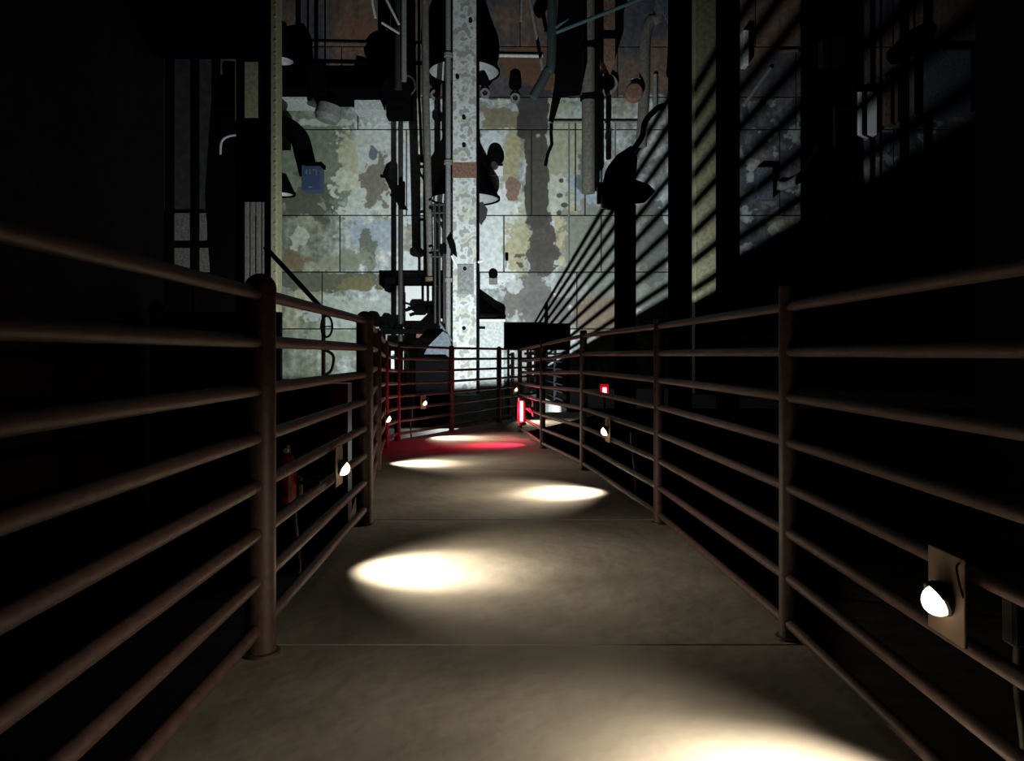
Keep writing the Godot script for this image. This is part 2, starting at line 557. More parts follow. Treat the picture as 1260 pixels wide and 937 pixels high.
# step light on a mounting plate hung between two rails: p = lamp centre, along = rail direction, inward = towards the walkway
func step_light(p: Vector3, along: Vector3, inward: Vector3, aim: Vector3, energy: float, tint: Color, bulb_mat: Material, label: String, group: String, cone := 36.0, spill := 0.42, plate_h := 0.165, plate_w := 0.125) -> Node3D:
	var base := p - Vector3(0, plate_h * 0.5, 0)
	var o := thing("step_light", base, label, "lamp", group)
	var rot := Basis(along, Vector3.UP, along.cross(Vector3.UP))
	if rot.z.dot(inward) < 0: rot = Basis(-along, Vector3.UP, (-along).cross(Vector3.UP))
	var c := p + Vector3(0, 0.012, 0) + inward * 0.012
	box_obj("mounting_plate", c - Vector3(plate_w / 2, plate_h / 2, 0.003), c + Vector3(plate_w / 2, plate_h / 2, 0.003), M.plate, o, 0.002, rot)
	# round lamp body with an eyelid hood above and behind the lens
	var out := (inward * 0.92 + Vector3.DOWN * 0.4).normalized()
	var face := p + inward * 0.03
	lathe_obj("lamp_body", face - out * 0.022, [[0.0, 0.0], [0.032, 0.0], [0.034, 0.006], [0.034, 0.018], [0.030, 0.022], [0.0, 0.022]], M.iron, o, 24, out)
	var bl := new_st()
	var dome := []
	for k in 7:
		var a := PI / 2 * k / 6
		dome.append([0.030 * cos(a) if k < 6 else 0.0, 0.032 * sin(a)])
	lathe(bl, face - out * 0.003, dome, 20, out)
	obj("bulb", bl, bulb_mat, o)
	var hood := new_st()
	var side := out.cross(Vector3.UP).normalized()
	var upv := side.cross(out).normalized()
	for i in 10:
		var a0 := PI * 0.12 + PI * 0.76 * i / 10
		var a1 := PI * 0.12 + PI * 0.76 * (i + 1) / 10
		var d0 := side * cos(a0) + upv * sin(a0)
		var d1 := side * cos(a1) + upv * sin(a1)
		for rr in [[0.0375, 1.0], [0.0345, -1.0]]:
			var l0 := 0.001 + 0.004 * sin(a0)
			var l1 := 0.001 + 0.004 * sin(a1)
			var q0: Vector3 = face + d0 * rr[0]
			var q1: Vector3 = face + d1 * rr[0]
			quad(hood, q0 - out * 0.01, q1 - out * 0.01, q1 + out * l1, q0 + out * l0, (d0 + d1).normalized() * rr[1])
	obj("hood", hood, M.iron, o)
	var cable := smooth([c - inward * 0.006 + rot.x * plate_w * 0.3 + Vector3(0, plate_h * 0.44, 0), c + inward * 0.014 + rot.x * plate_w * 0.45 + Vector3(0, plate_h * 0.40, 0), c + inward * 0.004 + rot.x * plate_w * 0.47 + Vector3(0, plate_h * 0.1, 0), c - inward * 0.02 + rot.x * plate_w * 0.3 - Vector3(0, plate_h * 0.1, 0)])
	tube_obj("cable", cable, 0.0022, M.black, o, 8)
	# a tight beam and a wide, weak spill from the same lens
	var lp := face + out * 0.036
	for q in [["beam", cone, energy, 0.0], ["spill", 58.0, energy * spill, 0.36]]:
		var l := SpotLight3D.new()
		l.name = q[0]
		l.light_color = tint
		l.light_energy = q[2]
		l.light_size = 0.02
		l.shadow_enabled = true
		l.spot_range = 40.0
		l.spot_attenuation = 2.0
		l.spot_angle = q[1]
		l.spot_angle_attenuation = 1.0
		o.add_child(l, true)
		l.position = lp - base
		l.basis = Basis.looking_at((aim + inward * q[3] - lp).normalized(), Vector3.UP)
	return o


# a conduit that drops from a small junction box behind the railing to the pit
func conduit(px: float, pz: float, ytop: float, label: String) -> void:
	var o := thing("cable_conduit", Vector3(px, PIT, -pz), label, "conduit")
	tube_obj("pipe", smooth([Vector3(px, ytop, -pz), Vector3(px - 0.004, ytop - 0.12, -pz), Vector3(px + 0.012, ytop - 0.3, -pz), Vector3(px + 0.012, ytop - 0.7, -pz), Vector3(px, PIT, -pz)]), 0.009, M.iron, o, 10)
	box_obj("junction_box", Vector3(px - 0.025, ytop - 0.05, -pz - 0.02), Vector3(px + 0.025, ytop + 0.05, -pz + 0.02), M.iron, o, 0.006)


func strut(called: String, z: float, pts: Array, r_px: float, m: Material, label: String, category: String, group := "") -> MeshInstance3D:
	var o := tube_obj(called, path_at(z, pts), r_px * z / F, m)
	tag(o, label, category, group)
	return o


func cone_hood(px: float, y_top: float, y_rim: float, half: float, z: float, label: String) -> void:
	var rim := at(px, y_rim, z)
	var r := half * z / F
	var hgt := (y_rim - y_top) * z / F
	var o := thing("cone_hood", rim, label, "hood", "black cone hoods round the centre column")
	lathe_obj("shell", rim, [[r, 0.0], [0.16, hgt], [0.0, hgt + 0.02]], M.soot, o, 40)
	lathe_obj("lining", rim, [[0.12, hgt - 0.03], [r - 0.03, 0.0]], M.pale, o, 40)
	lathe_obj("rim", rim, [[r - 0.03, -0.05], [r + 0.01, -0.05], [r + 0.01, 0.03], [r - 0.03, 0.03], [r - 0.03, -0.05]], M.soot, o, 40)


func structure(o: Node) -> Node:
	o.set_meta("kind", "structure")
	return o


# ------------------------------------------------------------------ the scene
func _ready() -> void:
	# camera
	var cam := Camera3D.new()
	cam.name = "camera"
	cam.position = Vector3(0, EYE, 0)
	cam.projection = Camera3D.PROJECTION_FRUSTUM
	cam.near = 0.05
	cam.far = 100.0
	cam.keep_aspect = Camera3D.KEEP_HEIGHT
	cam.size = 937.0 / F * 0.05
	cam.frustum_offset = Vector2(0, -31.5 / F * 0.05)
	cam.current = true
	add_child(cam)
	# environment: a closed, unlit hall
	var we := WorldEnvironment.new()
	we.name = "environment"
	var env := Environment.new()
	env.background_mode = Environment.BG_COLOR
	env.background_color = Color(0.0, 0.0, 0.0)
	env.tonemap_mode = Environment.TONE_MAPPER_LINEAR
	env.tonemap_exposure = 1.0
	env.sdfgi_enabled = true
	env.ssao_enabled = true
	env.ssil_enabled = true
	we.environment = env
	add_child(we)
	# the flood light low in the pit beyond the walkway
	var flood_energy := 150.0
	var flood_color := Color(0.93, 0.98, 1.0)
	make_materials()

	build_setting()
	build_walkway()
	build_flood(flood_energy, flood_color)
	build_lamps()
	build_wall_things()
	build_pit_things()
	build_left()
	build_right()


func build_flood(energy: float, tint: Color) -> void:
	var aim := Vector3(-0.06, 0.14, -1.0).normalized()
	var o := thing("floodlight", Vector3(FLOOD.x, PIT, FLOOD.z), "cool white floodlight on a stand in the pit beyond the far railing", "floodlight")
	var back := FLOOD - aim * 0.05
	lathe_obj("housing", back - aim * 0.16, [[0.0, 0.0], [0.05, 0.0], [0.09, 0.10], [0.11, 0.15], [0.11, 0.17], [0.095, 0.17], [0.085, 0.14], [0.0, 0.13]], M.iron, o, 24, aim)
	lathe_obj("bulb", back, [[0.09, 0.0], [0.09, 0.012], [0.0, 0.018]], M.bulb_cool, o, 24, aim)
	tube_obj("stand", [Vector3(FLOOD.x, PIT, FLOOD.z + 0.11), Vector3(FLOOD.x, FLOOD.y - 0.08, FLOOD.z + 0.11)], 0.025, M.iron, o)
	box_obj("foot", Vector3(FLOOD.x - 0.2, PIT, FLOOD.z - 0.1), Vector3(FLOOD.x + 0.2, PIT + 0.02, FLOOD.z + 0.3), M.iron, o)
	var l := SpotLight3D.new()
	l.name = "light"
	l.light_color = tint
	l.light_energy = energy
	l.light_size = 0.02
	l.shadow_enabled = true
	l.spot_range = 60.0
	l.spot_attenuation = 2.0
	l.spot_angle = 72.0
	l.spot_angle_attenuation = 1.0
	o.add_child(l, true)
	l.position = FLOOD - o.position
	l.basis = Basis.looking_at(aim, Vector3.UP)


func build_setting() -> void:
	# far wall: a dark backing with cast panels standing 4 cm proud of it, joints between them
	var wb := Node3D.new()
	wb.name = "wall_back"
	wb.position = Vector3(2, PIT, -WALL - 0.06)
	add_child(wb)
	structure(wb)
	box_obj("backing", Vector3(-14.4, PIT - 0.3, -WALL - 0.5), Vector3(17.4, TOP + 0.3, -WALL - 0.05), M.joint, wb)
	var rows := [
		[PIT, 1.70, [70, 190, 330, 398, 470, 590, 700, 840, 980, 1120, 1320]],
		[1.70, 3.45, [70, 200, 330, 396, 494, 590, 710, 850, 1010, 1150, 1320]],
		[3.45, 5.20, [70, 180, 300, 418, 494, 620, 740, 880, 1030, 1180, 1320]],
		[5.20, 7.85, [70, 220, 341, 500, 590, 654, 720, 830, 960, 1100, 1320]],
		[7.85, 8.85, [70, 210, 341, 440, 540, 680, 830, 980, 1130, 1320]],
		[8.85, 10.40, [70, 250, 420, 560, 760, 980, 1150, 1320]],
		[10.40, TOP, [70, 330, 640, 930, 1320]],
	]
	var rng := RandomNumberGenerator.new()
	rng.seed = 5
	for r in rows:
		for i in r[2].size() - 1:
			var x0: float = (r[2][i] - 630.0) * WALL / F + 0.018
			var x1: float = (r[2][i + 1] - 630.0) * WALL / F - 0.018
			var proud := rng.randf_range(-0.012, 0.012)
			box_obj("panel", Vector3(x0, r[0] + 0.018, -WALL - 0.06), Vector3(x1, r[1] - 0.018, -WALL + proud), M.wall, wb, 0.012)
	structure(box_obj("trim_1", Vector3(-9.0, PIT, -14.75), Vector3(0.75, -0.50, -14.5), M.pit))
	structure(box_obj("wall_left", Vector3(-6.4, PIT, -13.0), Vector3(-5.9, TOP, 3.0), M.dark_wall))
	structure(box_obj("wall_right", Vector3(7.86, PIT, -13.0), Vector3(8.4, TOP, 3.0), M.dark_wall))
	structure(box_obj("wall_left_beyond", Vector3(-14.4, PIT, -WALL - 0.2), Vector3(-14.0, TOP, -12.5), M.dark_wall))
	structure(box_obj("wall_right_beyond", Vector3(17.0, PIT, -WALL - 0.2), Vector3(17.4, TOP, -12.5), M.dark_wall))
	structure(box_obj("wall_left_return", Vector3(-14.4, PIT, -13.0), Vector3(-6.3, TOP, -12.5), M.dark_wall))
	structure(box_obj("wall_right_return", Vector3(8.3, PIT, -13.0), Vector3(17.4, TOP, -12.5), M.dark_wall))
	structure(box_obj("wall_front", Vector3(-6.4, PIT, 2.6), Vector3(8.4, TOP, 3.0), M.dark_wall))
	structure(box_obj("ceiling", Vector3(-14.4, TOP, -WALL - 0.5), Vector3(17.4, TOP + 0.3, 3.0), M.dark_wall))
	structure(box_obj("floor_pit", Vector3(-14.4, PIT - 0.3, -WALL - 0.5), Vector3(17.4, PIT, 3.0), M.pit))


func build_walkway() -> void:
	# walking surface: cast slabs with open joints across the path
	var f := Node3D.new()
	f.name = "floor"
	f.position = Vector3(0, -0.2, -4)
	add_child(f)
	structure(f)
	var cuts := [-1.5, 0.55, 2.365, 4.16, 5.98, 7.75, 9.6, 11.4, 13.2]
	for i in cuts.size() - 1:
		var z0: float = cuts[i] + 0.005
		var z1: float = cuts[i + 1] - 0.005
		var zs := [z0]
		for e in LEFT + RIGHT + [[5.6], [6.4], [8.2], [9.0]]:
			if e[0] > z0 + 0.02 and e[0] < z1 - 0.02 and not zs.has(e[0]): zs.append(e[0])
		zs.append(z1)
		zs.sort()
		var st := new_st()
		for k in zs.size() - 1:
			var a: float = zs[k]
			var b: float = zs[k + 1]
			slab(st, [Vector2(edge(LEFT, a) - 0.09, a), Vector2(edge(RIGHT, a) + 0.07, a), Vector2(edge(RIGHT, b) + 0.07, b), Vector2(edge(LEFT, b) - 0.09, b)], floor_y, -0.16)
		obj("slab", st, M.concrete, f)
	for i in range(1, cuts.size() - 1):
		var zc: float = cuts[i]
		box_obj("joint_filler", Vector3(edge(LEFT, zc) - 0.08, floor_y(zc) - 0.06, -zc - 0.0049), Vector3(edge(RIGHT, zc) + 0.06, floor_y(zc) - 0.004, -zc + 0.0049), M.black, f, 0.001)
	# beams that carry it over the pit
	for s in [[-0.45, "left"], [0.45, "right"]]:
		var st := new_st()
		slab(st, [Vector2(s[0] - 0.08, -1.4), Vector2(s[0] + 0.08, -1.4), Vector2(s[0] + 0.08 - 0.1, 5.9), Vector2(s[0] - 0.08 - 0.1, 5.9)], func(_z): return -0.16, PIT + 0.16)
		obj("pier", st, M.pit, f)
	var st2 := new_st()
	slab(st2, [Vector2(-0.75, 5.9), Vector2(0.2, 5.9), Vector2(-0.1, 9.5), Vector2(-1.0, 9.5)], func(_z): return -0.25, PIT + 0.25)
	obj("pier", st2, M.pit, f)
	var st3 := new_st()
	slab(st3, [Vector2(-0.5, 10.2), Vector2(0.1, 10.2), Vector2(1.2, 13.0), Vector2(0.8, 13.0)], func(_z): return -0.25, PIT + 0.25)
	obj("pier", st3, M.pit, f)
	# the platform the path leads on to
	var pf := Node3D.new()
	pf.name = "floor_platform"
	pf.position = Vector3(4, PIT, -17)
	add_child(pf)
	structure(pf)
	var sp := new_st()
	slab(sp, [Vector2(far_x(13.25) - 0.06, 13.25), Vector2(15.5, 13.25), Vector2(15.5, 21.0), Vector2(far_x(21.0) - 0.06, 21.0)], func(_z): return -0.03, PIT + 0.03)
	obj("block", sp, M.pit, pf)

	railing("railing", [[-0.755, 2.3, 1.14], [-0.78, 4.06, 1.128], [-1.05, 5.9, 1.10], [-1.30, 7.8, 1.10]], 0.080, 0.0195, 0.045, true,
		"brown pipe railing with thick dome-capped posts along the left of the walkway", Vector2(-0.735, -0.4), Vector2(-1.30, 8.64))
	railing("railing", [[0.872, 2.42, 1.115], [0.78, 4.07, 1.09], [0.557, 5.98, 1.09], [0.31, 7.75, 1.10], [0.10, 9.79, 1.10]], 0.050, 0.0165, 0.028, false,
		"brown pipe railing with thin flat-topped posts along the right of the walkway", Vector2(0.895, -0.4))
	railing("railing", [[-1.30, 8.7, 1.10], [-0.78, 9.9, 1.11], [-0.19, 11.2, 1.11], [0.43, 12.58, 1.10]], 0.075, 0.0165, 0.036, true,
		"brown pipe railing crossing the far end of the walkway in front of the lit wall")
	railing("railing", [[far_x(13.5), 13.5, 1.10], [far_x(15.2), 15.2, 1.10], [far_x(18.9), 18.9, 1.10], [far_x(20.8), 20.8, 1.10]], 0.09, 0.021, 0.03, false,
		"sooty railing on the dark platform whose striped shadow falls across the wall", Vector2.INF, Vector2.INF, M.soot, func(_z): return -0.03)


func far_x(z: float) -> float:
	return 0.986 - 0.0774 * (z - 13.5)


func build_lamps() -> void:
	var warm := Color(1.0, 0.93, 0.82)
	var g := "small round step lights on the railings"
	var fwd := Vector3(0, 0, -1)
	# right, nearest
	step_light(Vector3(0.852, 0.42, -1.48), fwd, Vector3.LEFT, Vector3(0.60, 0, -1.54), 3.3, warm, M.bulb, "glowing step light on a tan plate in the right foreground railing", g)
	# left bay between the two big posts
	step_light(Vector3(-0.735, 0.42, -3.2), fwd, Vector3.RIGHT, Vector3(-0.40, 0, -3.2), 3.6, warm, M.bulb, "glowing step light between the two nearest thick posts of the left railing", g)
	# right, second
	step_light(Vector3(0.645, 0.39, -5.06), Vector3(-0.116, 0, -1).normalized(), Vector3(-1, 0, 0.116).normalized(), Vector3(0.38, 0, -5.0), 3.6, warm, M.bulb, "glowing step light in the right railing left of the second post", g)
	# left, behind the turn of the railing
	step_light(Vector3(-1.07, 0.36, -6.4), Vector3(-0.13, 0, -1).normalized(), Vector3(1, 0, -0.13).normalized(), Vector3(-0.78, -0.02, -6.4), 3.6, warm, M.bulb, "step light facing away on the far part of the left railing", g)
	# far railing
	step_light(Vector3(-1.07, 0.32, -9.15), Vector3(0.4, 0, -0.917).normalized(), Vector3(0.917, 0, 0.4).normalized(), Vector3(-0.68, -0.09, -9.05), 3.6, warm, M.bulb, "glowing step light on the far railing left of the column", g)
	step_light(Vector3(0.03, 0.37, -11.62), Vector3(0.4, 0, -0.917).normalized(), Vector3(0.917, 0, 0.4).normalized(), Vector3(0.45, -0.09, -11.2), 2.0, warm, M.bulb, "glowing step light at the far railing's right end beside the red lamp", g)
	# red
	step_light(Vector3(0.235, 0.30, -8.25), Vector3(-0.1, 0, -1).normalized(), Vector3(-1, 0, 0.1).normalized(), Vector3(-0.10, -0.06, -8.15), 3.0, Color(1.0, 0.10, 0.26), M.bulb_red, "red step light low in the right railing", g)
	# upright red tube beside the last right post
	var b := Vector3(0.112, 0.07, -9.0)
	var o := thing("tube_lamp", b, "upright glowing red tube lamp beside the last post of the right railing", "lamp")
	lathe_obj("base", b, [[0.0, 0.0], [0.045, 0.0], [0.045, 0.035], [0.02, 0.045], [0.0, 0.045]], M.red, o, 20)
	lathe_obj("tube", b, [[0.019, 0.045], [0.019, 0.285], [0.0, 0.29]], M.tube_red, o, 16)
	lathe_obj("top", b, [[0.0, 0.285], [0.045, 0.285], [0.045, 0.32], [0.0, 0.325]], M.red, o, 20)
	box_obj("reflector", b + Vector3(-0.045, 0.02, -0.036), b + Vector3(0.045, 0.30, -0.026), M.red_bright, o, 0.003)
	box_obj("bracket", b + Vector3(0.03, 0.0, -0.012), b + Vector3(0.056, 0.03, 0.012), M.iron, o)
	var l := OmniLight3D.new()
	l.name = "light"
	l.light_color = Color(1.0, 0.10, 0.25)
	l.light_energy = 0.2
	l.light_size = 0.03
	l.omni_range = 40.0
	l.omni_attenuation = 2.0
	l.shadow_enabled = true
	o.add_child(l, true)
	l.position = Vector3(-0.035, 0.17, 0.04)
	# red indicator far off on the right
	var p := at(744, 481, 11.0)
	var r := thing("indicator_lamp", Vector3(p.x, PIT, p.z), "tiny red indicator lamp on a thin post beyond the right railing", "lamp")
	tube_obj("post", [Vector3(p.x, PIT, p.z - 0.03), Vector3(p.x, p.y + 0.08, p.z - 0.03)], 0.014, M.black, r)
	box_obj("lens", p + Vector3(-0.06, -0.09, -0.05), p + Vector3(0.06, 0.09, -0.012), M.red_lens, r)
	box_obj("bulb", p + Vector3(-0.03, -0.045, -0.012), p + Vector3(0.03, 0.045, 0.0), M.tube_red, r)
	# conduits behind the lamps
	conduit(0.955, 1.44, 0.40, "grey conduit and junction box outside the railing at the right edge")
	conduit(0.80, 5.02, 0.34, "thin grey conduit outside the right railing beside its second step light")
	conduit(-0.86, 3.05, 0.36, "thin grey conduit outside the left railing beside the step light")
	conduit(-1.20, 9.05, 0.20, "short conduit under the step light of the far railing")


func build_wall_things() -> void:
	# ---- centre column
	var z := 21.2
	var cb := at(571.5, 437, z)
	var col := thing("steel_column", Vector3(cb.x, PIT, -z), "tall white flaking steel column in the centre of the lit wall", "column")
	front_box("front_flange", 557, -170, 586, 576, z, 0.06, M.column, col)
	front_box("web", 569, -170, 574, 576, z + 0.06, 0.15, M.grey, col)
	front_box("back_flange", 556, -180, 590, 518, z + 0.21, 0.04, M.soot, col)
	front_box("rust_band", 556.6, 200, 586.4, 219, z - 0.012, 0.02, M.rust, col, 0.004)
	front_box("cover_plate", 563, 325, 583, 362, z - 0.02, 0.03, M.grey, col, 0.008)
	for p in [[579, 26], [571, 145], [571, 179], [563, 95], [572, 331], [571, 404]]:
		var q := at(p[0], p[1], z)
		lathe_obj("bolt", q, [[0.0, 0.05], [0.05, 0.045], [0.055, 0.0]], M.black, col, 10, Vector3.BACK)
	for s in [[556, 318, 562, 326], [588, 326, 594, 318]]:
		tube_obj("bracket", path_at(z - 0.05, [[s[0], s[1] - 3], [s[2], s[3] + 3]]), 0.035, M.white, col, 8)
	front_box("base_shoe", 557, 486, 590, 576, z - 0.1, 0.16, M.pale, col)
	# ---- cone hoods around it
	cone_hood(571, -30, 88, 44, 22.53, "uppermost black cone hood, tall and steep, behind the column top")
	cone_hood(572, 170, 244, 43, 22.53, "middle black cone hood behind the column at its rust band")
	cone_hood(585, 366, 389, 37, 22.6, "lowest and flattest black cone hood behind the column")
	cone_hood(345, 28, 74, 18, 21.8, "small black cone hood at the top of the wall by the left strip column")
	cone_hood(345, 214, 238, 18, 21.8, "small black cone hood beside the blue box")
	strut("riser_pipe", 22.25, [[345, -160], [345, 510]], 2.2, M.grey, "thin riser pipe carrying the small hoods at the left", "pipe")
	# ---- vertical pipes
	var vp := thing("riser_pipe", Vector3(at(551.5, 0, 21.3).x, PIT, -21.3), "light grey riser pipe close against the left of the centre column", "pipe")
	tube_obj("pipe", [Vector3(at(551.5, 0, 21.3).x, PIT, -21.3), at(551.5, -170, 21.3)], 0.075, M.grey, vp)
	for y in [68, 200, 345]:
		lathe_obj("collar", at(551.5, y, 21.3), [[0.075, -0.06], [0.12, -0.05], [0.12, 0.05], [0.075, 0.06]], M.grey, vp)
	strut("riser_pipe", 22.6, [[493, -130], [493, 500]], 3.0, M.iron, "dark riser pipe left of the column with a valve halfway", "pipe")
	var vv := at(492, 240, 22.6)
	var valve := thing("valve", vv - Vector3(0, 0.45, 0), "black angular valve body on the dark riser pipe", "valve")
	var vs := new_st()
	prism(vs, [at2(484, 240, 22.3), at2(489, 230, 22.4), at2(498, 224, 22.4), at2(498, 252, 22.4), at2(502, 258, 22.4), at2(492, 257, 22.4)], 22.26, 22.5)
	obj("body", vs, M.soot, valve)
	tube_obj("stem", path_at(22.4, [[480, 240], [487, 240]]), 0.04, M.soot, valve, 8)
	var duct := thing("riser_duct", at(491.5, 140, 21.6), "thick dark hanging pipe over the upper left of the wall", "pipe")
	tube_obj("pipe", path_at(21.6, [[490, -160], [490, 110]]), 0.10, M.iron, duct)
	tube_obj("side_pipe", path_at(21.45, [[497, -160], [497, 100]]), 0.075, M.grey, duct)
	strut("riser_pipe", 21.8, [[515.5, -150], [515.5, 120], [517, 145], [519, 200]], 1.8, M.soot, "thin black pipe hanging between the dark pipe and the column", "pipe")
	var br := thing("stub_pipe", at(530, 348, 21.3), "brown grey pipe hanging left of the column and ending in a flange", "pipe")
	tube_obj("pipe", path_at(21.3, [[522, -150], [524, 120], [527, 240], [530, 340]]), 0.10, M.drab, br)
	lathe_obj("flange", at(530, 346, 21.3), [[0.0, 0.0], [0.16, 0.0], [0.16, 0.10], [0.10, 0.12]], M.brown, br)
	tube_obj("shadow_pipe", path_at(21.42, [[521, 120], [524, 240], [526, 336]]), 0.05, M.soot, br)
	# ---- ladder-like frame between pipe and column
	var fr := thing("pipe_frame", at(541, 400, 20.95), "open frame of thin dark tubes left of the column", "frame")
	for x in [535.0, 540.5, 546.0]:
		tube_obj("upright", path_at(20.95, [[x, 250], [x + 0.5, 398]]), 0.032, M.iron, fr, 8)
	for y in [252.0, 262.0, 308.0, 316.0]:
		tube_obj("crossbar", path_at(20.95, [[530, y], [547.5, y]]), 0.03, M.iron, fr, 8)
	tube_obj("brace", path_at(20.95, [[531, 260], [540.5, 276]]), 0.028, M.iron, fr, 8)
	tube_obj("brace", path_at(20.95, [[541, 398], [556, 420]]), 0.03, M.tarp, fr, 8)
	front_box("side_box", 541, 300, 549, 312, 20.85, 0.15, M.soot, fr)
	# ---- black shelf beam with a cover and a machine under it
	var sh := thing("shelf_beam", at(510, 349, 22.9), "long black horizontal beam on the wall left of the column", "beam")
	front_box("beam", 473, 341, 548, 349.5, 22.9, 0.65, M.soot, sh)
	front_box("end_bracket", 473, 341, 477, 358, 22.88, 0.67, M.soot, sh)
	var cabinet := thing("cabinet", at(519, 406, 23.0), "white panel cabinet on the wall under the black beam", "cabinet")
	front_box("body", 498, 352, 540, 406, 23.0, 0.58, M.white, cabinet)
	front_box("seam", 497.5, 360, 499, 404, 22.99, 0.02, M.black, cabinet, 0.002)
	var mc := thing("motor", at(525, 392, 22.5), "small black motor in front of the white wall cabinet", "motor")
	lathe_obj("body", at(510, 381, 22.5), [[0.0, 0.0], [0.13, 0.0], [0.17, 0.05], [0.17, 0.30], [0.12, 0.36], [0.12, 0.62], [0.0, 0.62]], M.soot, mc, 20, Vector3.RIGHT)
	front_box("gear_case", 538, 360, 547, 391, 22.35, 0.7, M.soot, mc)
	tube_obj("shaft", path_at(22.5, [[502, 378], [512, 381]]), 0.03, M.soot, mc, 8)
	tube_obj("lever", path_at(22.4, [[504, 388], [516, 384]]), 0.05, M.soot, mc, 8)
	# ---- things on the wall right of the column
	var dl := thing("bulkhead_lamp", at(609, 214, 23.3), "unlit black oval bulkhead lamp right of the column", "lamp")
	lathe_obj("hood", at(610, 194, 23.55), [[0.0, 0.35], [0.2, 0.3], [0.26, 0.1], [0.26, 0.0]], M.soot, dl, 20, Vector3.BACK)
	lathe_obj("socket", at(608, 205, 23.5), [[0.0, 0.3], [0.09, 0.3], [0.13, 0.1], [0.13, 0.0]], M.iron, dl, 16, Vector3.BACK)
	front_box("bracket", 602, 204, 619, 216, 23.45, 0.15, M.white, dl)
	var kb := thing("fitting", at(607, 347, 23.3), "round black fitting on a grey mount right of the column", "fitting")
	lathe_obj("cover", at(607, 338, 23.55), [[0.0, 0.22], [0.10, 0.2], [0.14, 0.08], [0.12, 0.0]], M.soot, kb, 20, Vector3.BACK)
	front_box("mount", 602, 342, 612, 350, 23.45, 0.15, M.grey, kb)
	var pg := thing("peg_fitting", at(623, 328, 23.4), "tiny black peg with a hanging cord right of the centre column", "peg")
	front_box("peg", 621.5, 313, 625.5, 320, 23.4, 0.2, M.soot, pg)
	tube_obj("cord", path_at(23.45, [[623, 320], [622.5, 330]]), 0.012, M.soot, pg, 6)
	var paddle := new_st()
	prism(paddle, [at2(590, 250, 21.35), at2(594, 249, 21.35), at2(600, 258, 21.35), at2(598, 268, 21.35), at2(592, 277, 21.35), at2(590, 274, 21.35)], 21.26, 21.42)
	tag(obj("paddle", paddle, M.iron), "dark grey paddle shape sticking out right of the column below the middle hood", "bracket")
	var clamp_st := new_st()
	prism(clamp_st, [at2(551, 298, 20.98), at2(556, 291, 20.98), at2(560, 300, 20.98), at2(562, 316, 20.98), at2(557, 312, 20.98), at2(553, 305, 20.98)], 20.98, 21.19)
	tag(obj("clamp", clamp_st, M.soot), "black clamp on the left edge of the centre column", "clamp")
	var crack := tube_obj("hanging_cable", path_at(23.56, [[678, 150], [678, 164], [679, 178], [674, 190], [671, 204]]), 0.05, M.soot)
	tag(crack, "short crooked black cable hanging beside the dark wall stain", "cable")
	# ---- upper wall
	var beam := thing("crane_beam", at(410, 118, 22.6), "black horizontal beam across the upper left of the wall", "beam")
	front_box("beam", 335, 107, 480, 119, 22.6, 0.95, M.soot, beam)
	front_box("ledge", 335, 119, 384, 124, 22.6, 0.95, M.pale, beam)
	front_box("ledge", 436, 122, 474, 136, 22.9, 0.65, M.pale, beam)
	for y in [[52.0, 2.4, M.brown, "uppermost"], [75.0, 1.4, M.soot, "lower dark"]]:
		strut("level_pipe", 23.52, [[335, y[0]], [520, y[0] + 4]], y[1], y[2], "%s of the two thin horizontal pipes across the rusty upper wall" % y[3], "pipe")
	strut("level_pipe", 23.52, [[600, 68], [668, 69]], 2.2, M.pale, "pale short horizontal pipe right of the top hood", "pipe")
	var drum := thing("drum", at(491, 145, 21.4), "round black drum hanging at the foot of the thick dark pipe", "drum")
	lathe_obj("body", at(490, 118, 22.35), [[0.0, 0.0], [0.42, 0.0], [0.46, 0.06], [0.46, 0.5], [0.40, 0.56], [0.0, 0.56]], M.soot, drum, 28, Vector3.BACK)
	tube_obj("hanger", path_at(22.1, [[482, -150], [482, 105]]), 0.03, M.soot, drum, 8)
	front_box("skirt", 475, 118, 506, 143, 21.9, 0.5, M.soot, drum)
	tube_obj("handle", smooth(path_at(21.75, [[492, 98], [500, 93], [508, 97], [511, 108], [506, 116]])), 0.03, M.steel, drum, 8)
	for q in [[536, 100, 8, "round black hole ring left of the column under the top hood"], [597, 98, 9, "square-shouldered black box light right of the column under the top hood"], [634, 104, 8, "round black fitting at the foot of the pale diagonal strut"]]:
		var fit := thing("fitting", at(q[0], q[1] + q[2] * 1.6, 23.2), q[3], "fitting")
		lathe_obj("body", at(q[0], q[1], 23.55), [[0.0, 0.32], [q[2] * 0.02, 0.3], [q[2] * 0.025, 0.0]], M.soot, fit, 20, Vector3.BACK)
		lathe_obj("ring", at(q[0], q[1] + 18, 23.56), [[0.08, 0.12], [0.15, 0.12], [0.15, 0.0]], M.grey, fit, 20, Vector3.BACK)
		front_box("stem", q[0] - 1.5, q[1], q[0] + 1.5, q[1] + 18, 23.5, 0.08, M.iron, fit)
	var loopb := thing("hanging_tackle", at(392, 150, 22.2), "black block and tackle hanging over the upper left of the wall", "tackle")
	tube_obj("rope", path_at(22.2, [[389, -150], [389, 80]]), 0.06, M.soot, loopb, 8)
	tube_obj("rope", path_at(22.2, [[400, -150], [400, 80]]), 0.025, M.soot, loopb, 8)
	var bk := new_st()
	prism(bk, [at2(376, 80, 22.2), at2(398, 76, 22.2), at2(402, 108, 22.2), at2(404, 122, 22.2), at2(392, 132, 22.2), at2(386, 118, 22.2), at2(380, 98, 22.2)], 22.1, 22.4)
	obj("block", bk, M.soot, loopb)
